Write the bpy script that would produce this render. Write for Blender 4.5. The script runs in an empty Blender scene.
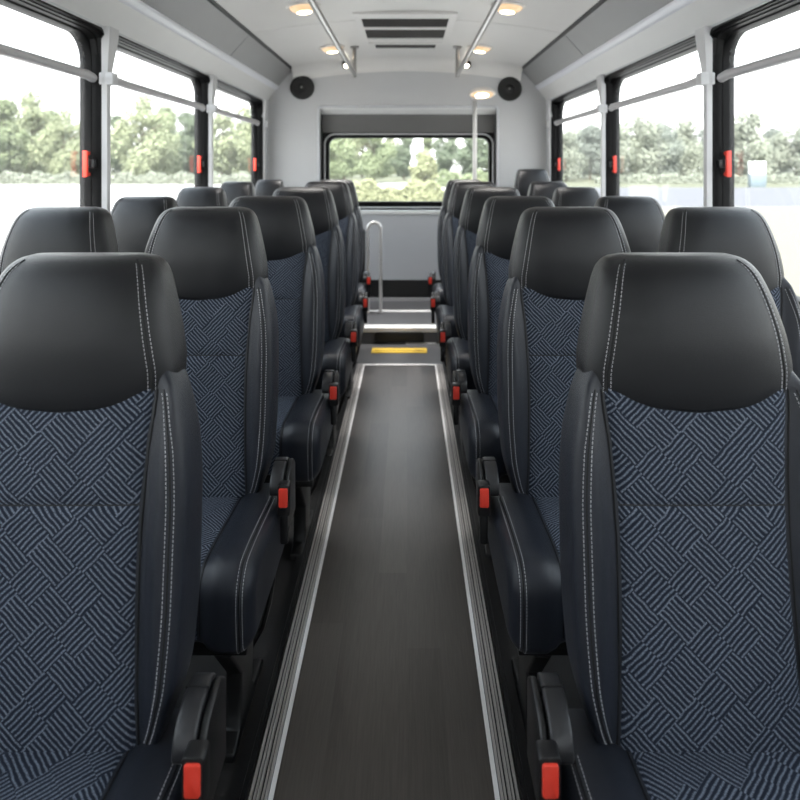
import bpy, bmesh, math, random
from mathutils import Vector, Matrix
random.seed(7)
scene = bpy.context.scene
COL = scene.collection
PI = math.pi

# ------------------------------------------------------------------ materials
def nodes_of(name):
    m = bpy.data.materials.new(name); m.use_nodes = True
    nt = m.node_tree
    b = nt.nodes['Principled BSDF']
    return m, nt, b

def mat(name, col, rough=0.5, metal=0.0, var=0.08, scale=30.0, bump=0.0, bscale=300.0, spec=0.5, stretch=None, rvar=0.0):
    m, nt, b = nodes_of(name)
    tc = nt.nodes.new('ShaderNodeTexCoord')
    src = tc.outputs['Object']
    if stretch:
        mp = nt.nodes.new('ShaderNodeMapping'); mp.inputs['Scale'].default_value = stretch
        nt.links.new(src, mp.inputs['Vector']); src = mp.outputs['Vector']
    n = nt.nodes.new('ShaderNodeTexNoise'); n.inputs['Scale'].default_value = scale; n.inputs['Detail'].default_value = 3
    nt.links.new(src, n.inputs['Vector'])
    mix = nt.nodes.new('ShaderNodeMix'); mix.data_type = 'RGBA'
    mix.inputs['A'].default_value = (*[c * (1 - var) for c in col], 1)
    mix.inputs['B'].default_value = (*[min(1, c * (1 + var)) for c in col], 1)
    nt.links.new(n.outputs['Fac'], mix.inputs['Factor'])
    nt.links.new(mix.outputs['Result'], b.inputs['Base Color'])
    b.inputs['Roughness'].default_value = rough
    b.inputs['Metallic'].default_value = metal
    b.inputs['Specular IOR Level'].default_value = spec
    if rvar:
        mr = nt.nodes.new('ShaderNodeMapRange')
        mr.inputs['To Min'].default_value = rough - rvar; mr.inputs['To Max'].default_value = rough + rvar
        nt.links.new(n.outputs['Fac'], mr.inputs['Value']); nt.links.new(mr.outputs['Result'], b.inputs['Roughness'])
    if bump:
        n2 = nt.nodes.new('ShaderNodeTexNoise'); n2.inputs['Scale'].default_value = bscale; n2.inputs['Detail'].default_value = 2
        nt.links.new(src, n2.inputs['Vector'])
        bp = nt.nodes.new('ShaderNodeBump'); bp.inputs['Strength'].default_value = bump; bp.inputs['Distance'].default_value = 0.002
        nt.links.new(n2.outputs['Fac'], bp.inputs['Height']); nt.links.new(bp.outputs['Normal'], b.inputs['Normal'])
    return m

def emis(name, col, strength):
    m, nt, b = nodes_of(name)
    b.inputs['Base Color'].default_value = (0.38, 0.35, 0.3, 1)
    n = nt.nodes.new('ShaderNodeTexNoise'); n.inputs['Scale'].default_value = 9
    mr = nt.nodes.new('ShaderNodeMapRange'); mr.inputs['To Min'].default_value = strength * .9; mr.inputs['To Max'].default_value = strength * 1.1
    nt.links.new(n.outputs['Fac'], mr.inputs['Value'])
    b.inputs['Emission Color'].default_value = (*col, 1)
    nt.links.new(mr.outputs['Result'], b.inputs['Emission Strength'])
    return m

def math_node(nt, op, a, b=None, c=None):
    n = nt.nodes.new('ShaderNodeMath'); n.operation = op
    for i, v in enumerate((a, b, c)):
        if v is None: continue
        if isinstance(v, (int, float)): n.inputs[i].default_value = v
        else: nt.links.new(v, n.inputs[i])
    return n.outputs[0]

def fabric_mat():
    m, nt, b = nodes_of('woven_fabric')
    L = nt.links
    uv = nt.nodes.new('ShaderNodeUVMap'); uv.uv_map = 'UVMap'
    nz = nt.nodes.new('ShaderNodeTexNoise'); nz.inputs['Scale'].default_value = 55; nz.inputs['Detail'].default_value = 1
    L.new(uv.outputs['UV'], nz.inputs['Vector'])
    add = nt.nodes.new('ShaderNodeVectorMath'); add.operation = 'MULTIPLY_ADD'
    L.new(nz.outputs['Color'], add.inputs[0]); add.inputs[1].default_value = (.004, .004, 0); L.new(uv.outputs['UV'], add.inputs[2])
    mp = nt.nodes.new('ShaderNodeMapping'); mp.inputs['Rotation'].default_value = (0, 0, math.radians(45))
    mp.inputs['Scale'].default_value = (1 / .046, 1 / .046, 1)
    L.new(add.outputs[0], mp.inputs['Vector'])
    sep = nt.nodes.new('ShaderNodeSeparateXYZ'); L.new(mp.outputs['Vector'], sep.inputs[0])
    v = sep.outputs['Y']
    fv = math_node(nt, 'FLOOR', v)
    wn = nt.nodes.new('ShaderNodeTexWhiteNoise'); wn.noise_dimensions = '1D'; L.new(fv, wn.inputs['W'])
    sc = math_node(nt, 'MULTIPLY_ADD', wn.outputs['Value'], .45, .55)
    u = math_node(nt, 'MULTIPLY_ADD', wn.outputs['Value'], 17.3, sep.outputs['X'])
    u2 = math_node(nt, 'MULTIPLY', u, sc)
    fu = math_node(nt, 'FLOOR', u2)
    par = math_node(nt, 'FLOORED_MODULO', math_node(nt, 'ADD', fu, fv), 2.0)
    par = math_node(nt, 'GREATER_THAN', par, 0.5)
    su = math_node(nt, 'FRACT', math_node(nt, 'MULTIPLY', u, 6.0))
    sv = math_node(nt, 'FRACT', math_node(nt, 'MULTIPLY', v, 6.0))
    mx = nt.nodes.new('ShaderNodeMix'); mx.data_type = 'FLOAT'
    L.new(par, mx.inputs['Factor']); L.new(su, mx.inputs['A']); L.new(sv, mx.inputs['B'])
    tri = math_node(nt, 'ABSOLUTE', math_node(nt, 'SUBTRACT', mx.outputs['Result'], 0.5))
    ramp = nt.nodes.new('ShaderNodeMapRange'); ramp.interpolation_type = 'SMOOTHSTEP'
    ramp.inputs['From Min'].default_value = .30; ramp.inputs['From Max'].default_value = .06
    ramp.inputs['To Min'].default_value = 0; ramp.inputs['To Max'].default_value = 1
    L.new(tri, ramp.inputs['Value'])
    n2 = nt.nodes.new('ShaderNodeTexNoise'); n2.inputs['Scale'].default_value = 420; n2.inputs['Detail'].default_value = 2
    L.new(uv.outputs['UV'], n2.inputs['Vector'])
    nr = nt.nodes.new('ShaderNodeMapRange'); nr.inputs['From Min'].default_value = .3; nr.inputs['From Max'].default_value = .62
    nr.inputs['To Min'].default_value = .25; nr.inputs['To Max'].default_value = 1.0
    L.new(n2.outputs['Fac'], nr.inputs['Value'])
    fac = math_node(nt, 'MULTIPLY', ramp.outputs['Result'], nr.outputs['Result'])
    mix = nt.nodes.new('ShaderNodeMix'); mix.data_type = 'RGBA'
    mix.inputs['A'].default_value = (*FAB_DARK, 1); mix.inputs['B'].default_value = (*FAB_LIGHT, 1)
    L.new(fac, mix.inputs['Factor']); L.new(mix.outputs['Result'], b.inputs['Base Color'])
    b.inputs['Roughness'].default_value = .85; b.inputs['Specular IOR Level'].default_value = .25
    bp = nt.nodes.new('ShaderNodeBump'); bp.inputs['Strength'].default_value = .5; bp.inputs['Distance'].default_value = .0015
    L.new(fac, bp.inputs['Height']); L.new(bp.outputs['Normal'], b.inputs['Normal'])
    return m
FAB_DARK = (.0085, .0130, .0245); FAB_LIGHT = (.175, .20, .25)

def wood_mat():
    m, nt, b = nodes_of('aisle_vinyl'); L = nt.links
    tc = nt.nodes.new('ShaderNodeTexCoord')
    sep = nt.nodes.new('ShaderNodeSeparateXYZ'); L.new(tc.outputs['Object'], sep.inputs[0])
    px = math_node(nt, 'FLOOR', math_node(nt, 'MULTIPLY', sep.outputs['X'], 1 / .094))
    off = math_node(nt, 'MULTIPLY', px, .37)
    py = math_node(nt, 'FLOOR', math_node(nt, 'MULTIPLY_ADD', sep.outputs['Y'], 1 / .9, off))
    cb = nt.nodes.new('ShaderNodeCombineXYZ'); L.new(px, cb.inputs[0]); L.new(py, cb.inputs[1])
    wn = nt.nodes.new('ShaderNodeTexWhiteNoise'); wn.noise_dimensions = '2D'; L.new(cb.outputs[0], wn.inputs['Vector'])
    mp = nt.nodes.new('ShaderNodeMapping'); mp.inputs['Scale'].default_value = (60, 2.2, 1); L.new(tc.outputs['Object'], mp.inputs['Vector'])
    n = nt.nodes.new('ShaderNodeTexNoise'); n.inputs['Scale'].default_value = 4; n.inputs['Detail'].default_value = 5; n.inputs['Distortion'].default_value = .8
    L.new(mp.outputs['Vector'], n.inputs['Vector'])
    f = math_node(nt, 'MULTIPLY_ADD', wn.outputs['Value'], .35, math_node(nt, 'MULTIPLY', n.outputs['Fac'], .65))
    ramp = nt.nodes.new('ShaderNodeValToRGB')
    ramp.color_ramp.elements[0].color = (.036, .030, .026, 1); ramp.color_ramp.elements[0].position = .15
    ramp.color_ramp.elements[1].color = (.094, .081, .072, 1); ramp.color_ramp.elements[1].position = .85
    L.new(f, ramp.inputs['Fac']); L.new(ramp.outputs['Color'], b.inputs['Base Color'])
    b.inputs['Roughness'].default_value = .36
    bp = nt.nodes.new('ShaderNodeBump'); bp.inputs['Strength'].default_value = .15; bp.inputs['Distance'].default_value = .001
    L.new(n.outputs['Fac'], bp.inputs['Height']); L.new(bp.outputs['Normal'], b.inputs['Normal'])
    return m

def glass_mat():
    m = bpy.data.materials.new('window_glass'); m.use_nodes = True
    nt = m.node_tree; nt.nodes.clear()
    out = nt.nodes.new('ShaderNodeOutputMaterial')
    tr = nt.nodes.new('ShaderNodeBsdfTransparent'); tr.inputs[0].default_value = (.95, .965, .96, 1)
    gl = nt.nodes.new('ShaderNodeBsdfGlossy'); gl.inputs['Roughness'].default_value = .03
    fr = nt.nodes.new('ShaderNodeFresnel'); fr.inputs['IOR'].default_value = 1.18
    n = nt.nodes.new('ShaderNodeTexNoise'); n.inputs['Scale'].default_value = 3
    k = nt.nodes.new('ShaderNodeMapRange'); k.inputs['To Min'].default_value = .10; k.inputs['To Max'].default_value = .14
    nt.links.new(n.outputs['Fac'], k.inputs['Value'])
    f = math_node(nt, 'MULTIPLY', fr.outputs[0], k.outputs['Result'])
    mx = nt.nodes.new('ShaderNodeMixShader')
    nt.links.new(f, mx.inputs[0]); nt.links.new(tr.outputs[0], mx.inputs[1]); nt.links.new(gl.outputs[0], mx.inputs[2])
    # pale translucent veil in the pane, imitating haze over the view outside
    du = nt.nodes.new('ShaderNodeBsdfTranslucent'); du.inputs[0].default_value = (.9, .9, .88, 1)
    m2 = nt.nodes.new('ShaderNodeMixShader')
    kd = nt.nodes.new('ShaderNodeMapRange'); kd.inputs['To Min'].default_value = HAZE_VEIL * .9; kd.inputs['To Max'].default_value = HAZE_VEIL * 1.1
    nt.links.new(n.outputs['Fac'], kd.inputs['Value']); nt.links.new(kd.outputs['Result'], m2.inputs[0])
    nt.links.new(mx.outputs[0], m2.inputs[1]); nt.links.new(du.outputs[0], m2.inputs[2])
    nt.links.new(m2.outputs[0], out.inputs[0])
    return m
HAZE_VEIL = .015

def leaf_mat(name, c1, c2):
    m = bpy.data.materials.new(name); m.use_nodes = True
    nt = m.node_tree; nt.nodes.clear()
    out = nt.nodes.new('ShaderNodeOutputMaterial')
    g = nt.nodes.new('ShaderNodeNewGeometry')
    n = nt.nodes.new('ShaderNodeTexNoise'); n.inputs['Scale'].default_value = .7; n.inputs['Detail'].default_value = 3
    nt.links.new(g.outputs['Position'], n.inputs['Vector'])
    mix = nt.nodes.new('ShaderNodeMix'); mix.data_type = 'RGBA'
    mix.inputs['A'].default_value = (*c1, 1); mix.inputs['B'].default_value = (*c2, 1)
    nt.links.new(n.outputs['Fac'], mix.inputs['Factor'])
    d = nt.nodes.new('ShaderNodeBsdfDiffuse'); t = nt.nodes.new('ShaderNodeBsdfTranslucent')
    nt.links.new(mix.outputs['Result'], d.inputs[0]); nt.links.new(mix.outputs['Result'], t.inputs[0])
    ms = nt.nodes.new('ShaderNodeMixShader'); ms.inputs[0].default_value = .4
    nt.links.new(d.outputs[0], ms.inputs[1]); nt.links.new(t.outputs[0], ms.inputs[2]); nt.links.new(ms.outputs[0], out.inputs[0])
    return m

M = dict(
    leather=mat('black_leather', (.0115, .0140, .0210), .40, 0, .12, 25, .35, 900, spec=.45),
    leather_head=mat('headrest_leather', (.0062, .0067, .0086), .38, 0, .12, 25, .35, 900, spec=.38),
    thread=mat('grey_thread', (.42, .42, .44), .7),
    piping=mat('black_piping', (.002, .002, .003), .7),
    fabric=fabric_mat(),
    plastic=mat('black_plastic', (.005, .005, .006), .36, 0, .1, 40, .15, 1500),
    plastic_grey=mat('charcoal_plastic', (.016, .016, .018), .36, 0, .1, 40, .15, 1500),
    red=mat('red_plastic', (.68, .045, .026), .35, 0, .06, 60),
    steel_black=mat('black_painted_steel', (.003, .003, .0035), .45, 0, .15, 40),
    steel_bright=mat('polished_steel', (.72, .71, .70), .3, .7, .05, 60),
    steel=mat('brushed_steel', (.34, .33, .32), .28, 1.0, .06, 60, stretch=(1, 1, 1)),
    alu=mat('ribbed_aluminium', (.62, .585, .56), .38, .6, .1, 40, stretch=(40, 1, 40)),
    white_line=mat('white_edge_strip', (.90, .875, .86), .45, 0, .05, 20),
    wall=mat('light_grey_panel', (.50, .51, .53), .45, 0, .03, 6, .05, 400),
    wall_rear=mat('rear_grey_panel', (.46, .462, .47), .45, 0, .03, 6, .05, 400),
    panel_low=mat('rear_lower_panel', (.46, .468, .49), .42, 0, .03, 6),
    ceil=mat('ceiling_panel', (.63, .615, .60), .42, 0, .03, 4, .04, 200),
    cove=mat('cove_grey_panel', (.27, .27, .27), .45, 0, .04, 8, .15, 600),
    cove_white=mat('cove_white_panel', (.66, .655, .65), .38, 0, .03, 6),
    cove_sheen=mat('painted_cove_sheen', (.70, .71, .76), .3, 0, .03, 6),  # paler lavender tone stands in for the bright sheen on the cove
    black_trim=mat('black_trim', (.004, .004, .0045), .4, 0, .1, 40),
    frame=mat('black_window_rubber', (.003, .003, .0034), .42, 0, .1, 40, spec=.12),
    pillar=mat('grey_pillar', (.52, .52, .53), .45, 0, .04, 12),
    bar=mat('grey_rail', (.44, .43, .44), .4, .2, .05, 25),
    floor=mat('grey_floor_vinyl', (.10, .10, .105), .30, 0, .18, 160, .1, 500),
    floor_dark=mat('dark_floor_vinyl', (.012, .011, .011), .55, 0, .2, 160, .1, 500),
    wood=wood_mat(),
    yellow=mat('yellow_strip', (.66, .43, .03), .6, 0, .12, 60),
    grille=mat('speaker_grille', (.004, .004, .004), .5, 0, .3, 500, .6, 900),
    dark_hole=mat('dark_louvre', (.05, .047, .044), .6, 0, .1, 30),
    header=mat('dark_header', (.10, .098, .097), .5, 0, .05, 12),
    lens=emis('warm_lens', (1.0, .60, .28), .20),
    lamp=emis('warm_lamp', (1.0, .82, .58), 3.5),
    lamp_rear=emis('warm_spot', (1.0, .86, .66), 4.0),
    lamp_ring=mat('lamp_ring', (.62, .60, .57), .4),
    glass=glass_mat(),
    bark=mat('bark', (.16, .13, .10), .9, 0, .25, 6),
    concrete=mat('pale_concrete', (.30, .295, .29), .9, 0, .06, .3),
    asphalt=mat('pale_asphalt', (.055, .056, .066), .9, 0, .08, .4),
    grass=mat('dry_grass', (.060, .063, .034), .95, 0, .2, 1.5),
    sand=mat('pale_gravel', (.098, .090, .066), .95, 0, .08, .8),
    sign_white=mat('white_sign', (.75, .76, .78), .5),
    sign_dark=mat('dark_cabinet', (.10, .13, .15), .5),
    shell=mat('bus_skin', (.6, .6, .62), .4),
)
LEAF = [leaf_mat('leaf_mid', (.15, .185, .11), (.25, .28, .175)), leaf_mat('leaf_pale', (.22, .25, .155), (.33, .35, .235)),
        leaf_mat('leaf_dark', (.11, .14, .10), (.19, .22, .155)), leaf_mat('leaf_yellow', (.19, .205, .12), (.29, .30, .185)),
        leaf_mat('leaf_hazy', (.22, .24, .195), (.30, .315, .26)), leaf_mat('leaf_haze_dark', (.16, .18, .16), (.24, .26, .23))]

# ------------------------------------------------------------------ mesh helpers
class MB:
    def __init__(s): s.v = []; s.f = []; s.uv = {}; s.flat = False
    def box(s, x0, x1, y0, y1, z0, z1):
        b = len(s.v)
        s.v += [(x, y, z) for z in (z0, z1) for y in (y0, y1) for x in (x0, x1)]
        s.f += [tuple(b + i for i in q) for q in ((0, 2, 3, 1), (4, 5, 7, 6), (0, 1, 5, 4), (2, 6, 7, 3), (0, 4, 6, 2), (1, 3, 7, 5))]
        return s
    def loft(s, rings, cap=True, closed=True):
        b = len(s.v); n = len(rings[0])
        for r in rings: s.v += [tuple(p) for p in r]
        m = n if closed else n - 1
        for i in range(len(rings) - 1):
            for j in range(m):
                k = (j + 1) % n
                s.f.append((b + i * n + j, b + i * n + k, b + (i + 1) * n + k, b + (i + 1) * n + j))
        if cap and closed:
            s.f.append(tuple(b + j for j in range(n)))
            s.f.append(tuple(b + (len(rings) - 1) * n + j for j in reversed(range(n))))
        return s
    def grid(s, fn, us, vs, uvfn=None):
        b = len(s.v); nu = len(us)
        for v in vs:
            for u in us:
                if uvfn: s.uv[len(s.v)] = uvfn(u, v)
                s.v.append(tuple(fn(u, v)))
        for i in range(len(vs) - 1):
            for j in range(nu - 1):
                s.f.append((b + i * nu + j, b + i * nu + j + 1, b + (i + 1) * nu + j + 1, b + (i + 1) * nu + j))
        return s
    def tube(s, pts, r, n=10, closed=False):
        pts = [Vector(p) for p in pts]; rings = []; N = len(pts)
        up = None
        for i, p in enumerate(pts):
            a = pts[(i - 1) % N] if (closed or i > 0) else p
            c = pts[(i + 1) % N] if (closed or i < N - 1) else p
            t = (c - a).normalized()
            if up is None:
                up = Vector((0, 0, 1)) if abs(t.z) < .9 else Vector((1, 0, 0))
            sd = t.cross(up).normalized(); up = sd.cross(t).normalized()
            rr = r[i] if isinstance(r, (list, tuple)) else r
            rings.append([p + (sd * math.cos(2 * PI * k / n) + up * math.sin(2 * PI * k / n)) * rr for k in range(n)])
        if closed: rings.append(rings[0]); s.loft(rings, cap=False)
        else: s.loft(rings)
        return s
    def prism(s, prof, x0, x1, axis='x'):
        """extrude a closed 2-D profile; axis x: prof=(y,z); axis y: prof=(x,z); axis z: prof=(x,y)"""
        def P(a, b, e):
            return (e, a, b) if axis == 'x' else ((a, e, b) if axis == 'y' else (a, b, e))
        s.loft([[P(a, b, x0) for a, b in prof], [P(a, b, x1) for a, b in prof]])
        return s
    def lathe(s, prof, c, axis, n=32):
        """prof: list of (radius, height) along axis vector from c"""
        ax = Vector(axis).normalized(); t = Vector((1, 0, 0)) if abs(ax.x) < .9 else Vector((0, 1, 0))
        a = ax.cross(t).normalized(); b = ax.cross(a); c = Vector(c)
        s.loft([[c + ax * h + (a * math.cos(2 * PI * k / n) + b * math.sin(2 * PI * k / n)) * max(r, 1e-4) for k in range(n)] for r, h in prof])
        return s
    def build(s, name, m, parent=None, smooth=True, bevel=0, seg=2, angle=40):
        me = bpy.data.meshes.new(name)
        me.from_pydata(s.v, [], s.f); me.update()
        if s.uv:
            ul = me.uv_layers.new(name='UVMap')
            for lp in me.loops:
                ul.data[lp.index].uv = s.uv.get(lp.vertex_index, (0, 0))
        bm = bmesh.new(); bm.from_mesh(me)
        bmesh.ops.recalc_face_normals(bm, faces=bm.faces) if not s.uv else None
        if bevel:
            es = [e for e in bm.edges if len(e.link_faces) == 2 and e.calc_face_angle(0) > math.radians(30)]
            bmesh.ops.bevel(bm, geom=es, offset=bevel, segments=seg, profile=.5, affect='EDGES', clamp_overlap=True)
        for f in bm.faces: f.smooth = smooth
        if smooth:
            for e in bm.edges:
                if len(e.link_faces) == 2 and e.calc_face_angle(0) > math.radians(angle): e.smooth = False
        bm.to_mesh(me); bm.free()
        me.materials.append(m)
        o = bpy.data.objects.new(name, me); COL.objects.link(o)
        if parent: o.parent = parent
        return o

def tag(o, label=None, cat=None, group=None, kind=None):
    if label: o['label'] = label
    if cat: o['category'] = cat
    if group: o['group'] = group
    if kind: o['kind'] = kind
    return o
def empty(name, loc=(0, 0, 0), rz=0):
    o = bpy.data.objects.new(name, None); COL.objects.link(o)
    o.location = loc; o.rotation_euler = (0, 0, rz); o.empty_display_size = .1
    return o
def copy_tree(o, parent=None):
    c = o.copy(); COL.objects.link(c)
    if parent: c.parent = parent
    for ch in list(o.children): copy_tree(ch, c)
    return c
def struct(name, mb, m, label, parent=None, **k):
    o = mb.build(name, m, parent, **k)
    if not parent: tag(o, label, None, None, 'structure')
    return o

def cr(xs, ys, x):
    """Catmull-Rom style interpolation on an uneven grid"""
    if x <= xs[0]: return ys[0]
    if x >= xs[-1]: return ys[-1]
    for i in range(len(xs) - 1):
        if x <= xs[i + 1]: break
    h = xs[i + 1] - xs[i]; t = (x - xs[i]) / h
    def sl(j):
        if j == 0: return (ys[1] - ys[0]) / (xs[1] - xs[0])
        if j == len(xs) - 1: return (ys[j] - ys[j - 1]) / (xs[j] - xs[j - 1])
        a = (ys[j] - ys[j - 1]) / (xs[j] - xs[j - 1]); b = (ys[j + 1] - ys[j]) / (xs[j + 1] - xs[j])
        return 0 if a * b < 0 else 2 * a * b / (a + b + (1e-12 if a + b >= 0 else -1e-12))
    m0, m1 = sl(i) * h, sl(i + 1) * h
    t2, t3 = t * t, t * t * t
    return (2 * t3 - 3 * t2 + 1) * ys[i] + (t3 - 2 * t2 + t) * m0 + (-2 * t3 + 3 * t2) * ys[i + 1] + (t3 - t2) * m1
def sst(a, b, x):
    t = max(0, min(1, (x - a) / (b - a))); return t * t * (3 - 2 * t)
def lin(a, b, n): return [a + (b - a) * i / (n - 1) for i in range(n)]

def rrect(x0, x1, y0, y1, r, n=7):
    pts = []
    for cx, cy, a0 in ((x1 - r, y1 - r, 0), (x0 + r, y1 - r, 90), (x0 + r, y0 + r, 180), (x1 - r, y0 + r, 270)):
        for k in range(n + 1):
            a = math.radians(a0 + 90 * k / n); pts.append((cx + r * math.cos(a), cy + r * math.sin(a)))
    return pts

# ------------------------------------------------------------------ the seat
def lean(z): return .085 * (z - .47) / .74
BZ = [.43, .455, .50, .57, .69, .81, .90, .965, 1.01, 1.05]
BW = [.150, .172, .192, .207, .213, .213, .208, .1955, .181, .150]
def bw(z): return cr(BZ, BW, z)
def bth(z): return cr([.43, .55, .9, 1.05], [.085, .115, .10, .085], z)
def ins(z): return cr([.43, .57, .75, .90, 1.0, 1.05], [.150, .142, .138, .144, .153, .153], z)
def bump(x, z):
    i = ins(z); return .030 * sst(i - .006, i + .042, abs(x))
def back_front(x, z):
    w = bw(z); s = min(.9999, abs(x) / w); c = s ** (1 / .42); q = math.sqrt(max(0, 1 - c * c))
    return lean(z) + bth(z) / 2 * (1 - q ** .55) - bump(x, z) * min(1, q * 3)
def back_ring(z, n=64):
    w, t = bw(z), bth(z); r = []
    for k in range(n):
        a = 2 * PI * k / n; c, q = math.cos(a), math.sin(a)
        x = w * math.copysign(abs(c) ** .42, c); y = -t / 2 * math.copysign(abs(q) ** .55, q)
        fr = min(1, max(0, q) * 3)
        r.append((x, lean(z) + t / 2 + y - bump(x, z) * fr, z))
    return r
def back_pt(s, z): x = s * bw(z); return Vector((x, back_front(x, z), z))

HZ = [.985, .990, 1.000, 1.028, 1.060, 1.09, 1.13, 1.165, 1.185, 1.198, 1.206, 1.211]
HW = [.164, .1725, .1760, .1765, .1715, .165, .1545, .144, .136, .127, .116, .097]
HT = [.080, .098, .108, .122, .133, .139, .135, .124, .110, .088, .064, .030]
def hp(x, w, q, z, t):
    """q: signed sine of ring angle (positive = front)"""
    f = max(0, q); e = 1 - (x / w) ** 2
    y = lean(z) + .052 + (.016 * ((z - 1.06) / .15) ** 2 if z > 1.06 else 0) - t / 2 * math.copysign(abs(q) ** .55, q) - .014 * e * f
    zz = z - .024 * e * min(1, f * 1.5) * max(0, min(1, (1.12 - z) / .12))
    return (x, y, zz)
def head_ring(z, n=64):
    w, t = cr(HZ, HW, z), cr(HZ, HT, z); r = []
    for k in range(n):
        a = 2 * PI * k / n; c, q = math.cos(a), math.sin(a)
        r.append(hp(w * math.copysign(abs(c) ** .48, c), w, q, z, t))
    return r
def head_pt(s, z):
    w, t = cr(HZ, HW, z), cr(HZ, HT, z); c = abs(s) ** (1 / .48)
    return Vector(hp(s * w, w, math.sqrt(max(0, 1 - c * c)), z, t))

def stitches(mb, surf, s, t0, t1, pitch=.0068, dash=.0044, hw=.00055, lift=.0006):
    """a row of thread dashes along surf(s, t)"""
    N = 240; pts = [surf(s, t0 + (t1 - t0) * i / N) for i in range(N + 1)]
    acc = [0]
    for i in range(N): acc.append(acc[-1] + (pts[i + 1] - pts[i]).length)
    def at(l):
        for i in range(N):
            if acc[i + 1] >= l: break
        k = (l - acc[i]) / max(1e-9, acc[i + 1] - acc[i]); return pts[i].lerp(pts[i + 1], k), t0 + (t1 - t0) * (i + k) / N
    l = .003
    while l + dash < acc[-1]:
        (a, ta), (b, tb) = at(l), at(l + dash)
        tm = (ta + tb) / 2; du = surf(s + .004, tm) - surf(s - .004, tm); d = (b - a)
        nrm = du.cross(d).normalized()
        if nrm.y > .2 or (abs(nrm.y) <= .2 and nrm.z < 0): nrm = -nrm
        sd = du.normalized() * hw; o = nrm * lift
        q = nrm * .0006
        i = len(mb.v)
        for base in (a, b):
            for e in (-1, 1):
                for h in (-1, 1): mb.v.append(tuple(base + sd * e + o * h))
        mb.f += [tuple(i + j for j in f) for f in ((0, 1, 3, 2), (4, 6, 7, 5), (0, 4, 5, 1), (2, 3, 7, 6), (1, 5, 7, 3), (0, 2, 6, 4))]
        l += pitch

# cushion side profile, walked from the top rear over the front edge and back under
def cushion_profile():
    p = [(.06, .452), (.03, .458), (0, .462), (-.06, .466), (-.12, .470), (-.18, .474), (-.24, .477), (-.29, .477)]
    for k in range(1, 8):
        a = math.radians(90 * k / 7); p.append((-.295 - .055 * math.sin(a), .424 + .053 * math.cos(a)))
    p += [(-.350, .40), (-.348, .375), (-.345, .352)]
    for k in range(1, 5):
        a = math.radians(90 * k / 4); p.append((-.317 - .028 * math.cos(a), .350 - .03 * math.sin(a)))
    return p + [(-.25, .318), (-.12, .318), (0, .322), (.06, .335)]
CP = cushion_profile(); CPN = 19           # the first CPN points are the padded top and front
CCY, CCZ, CHY, CHZ = -.145, .398, .205, .08
def cushion_pt(x, i, wl, wr, off=0):
    """x across (-wl..wr); i index (float) on profile"""
    k = min(int(i), len(CP) - 2) if i < len(CP) - 1 else len(CP) - 2
    f = i - k; y = CP[k][0] * (1 - f) + CP[k + 1][0] * f; z = CP[k][1] * (1 - f) + CP[k + 1][1] * f
    q = min(wr - x, x + wl); R = .042
    inset = 0 if q >= R else R - math.sqrt(max(0, R * R - (R - max(0, q)) ** 2))
    b = .016 * sst(.132, .165, abs(x)) - inset + off
    dy, dz = y - CCY, z - CCZ
    return Vector((x, y + b * dy / CHY, z + b * dz / CHZ))

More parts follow.
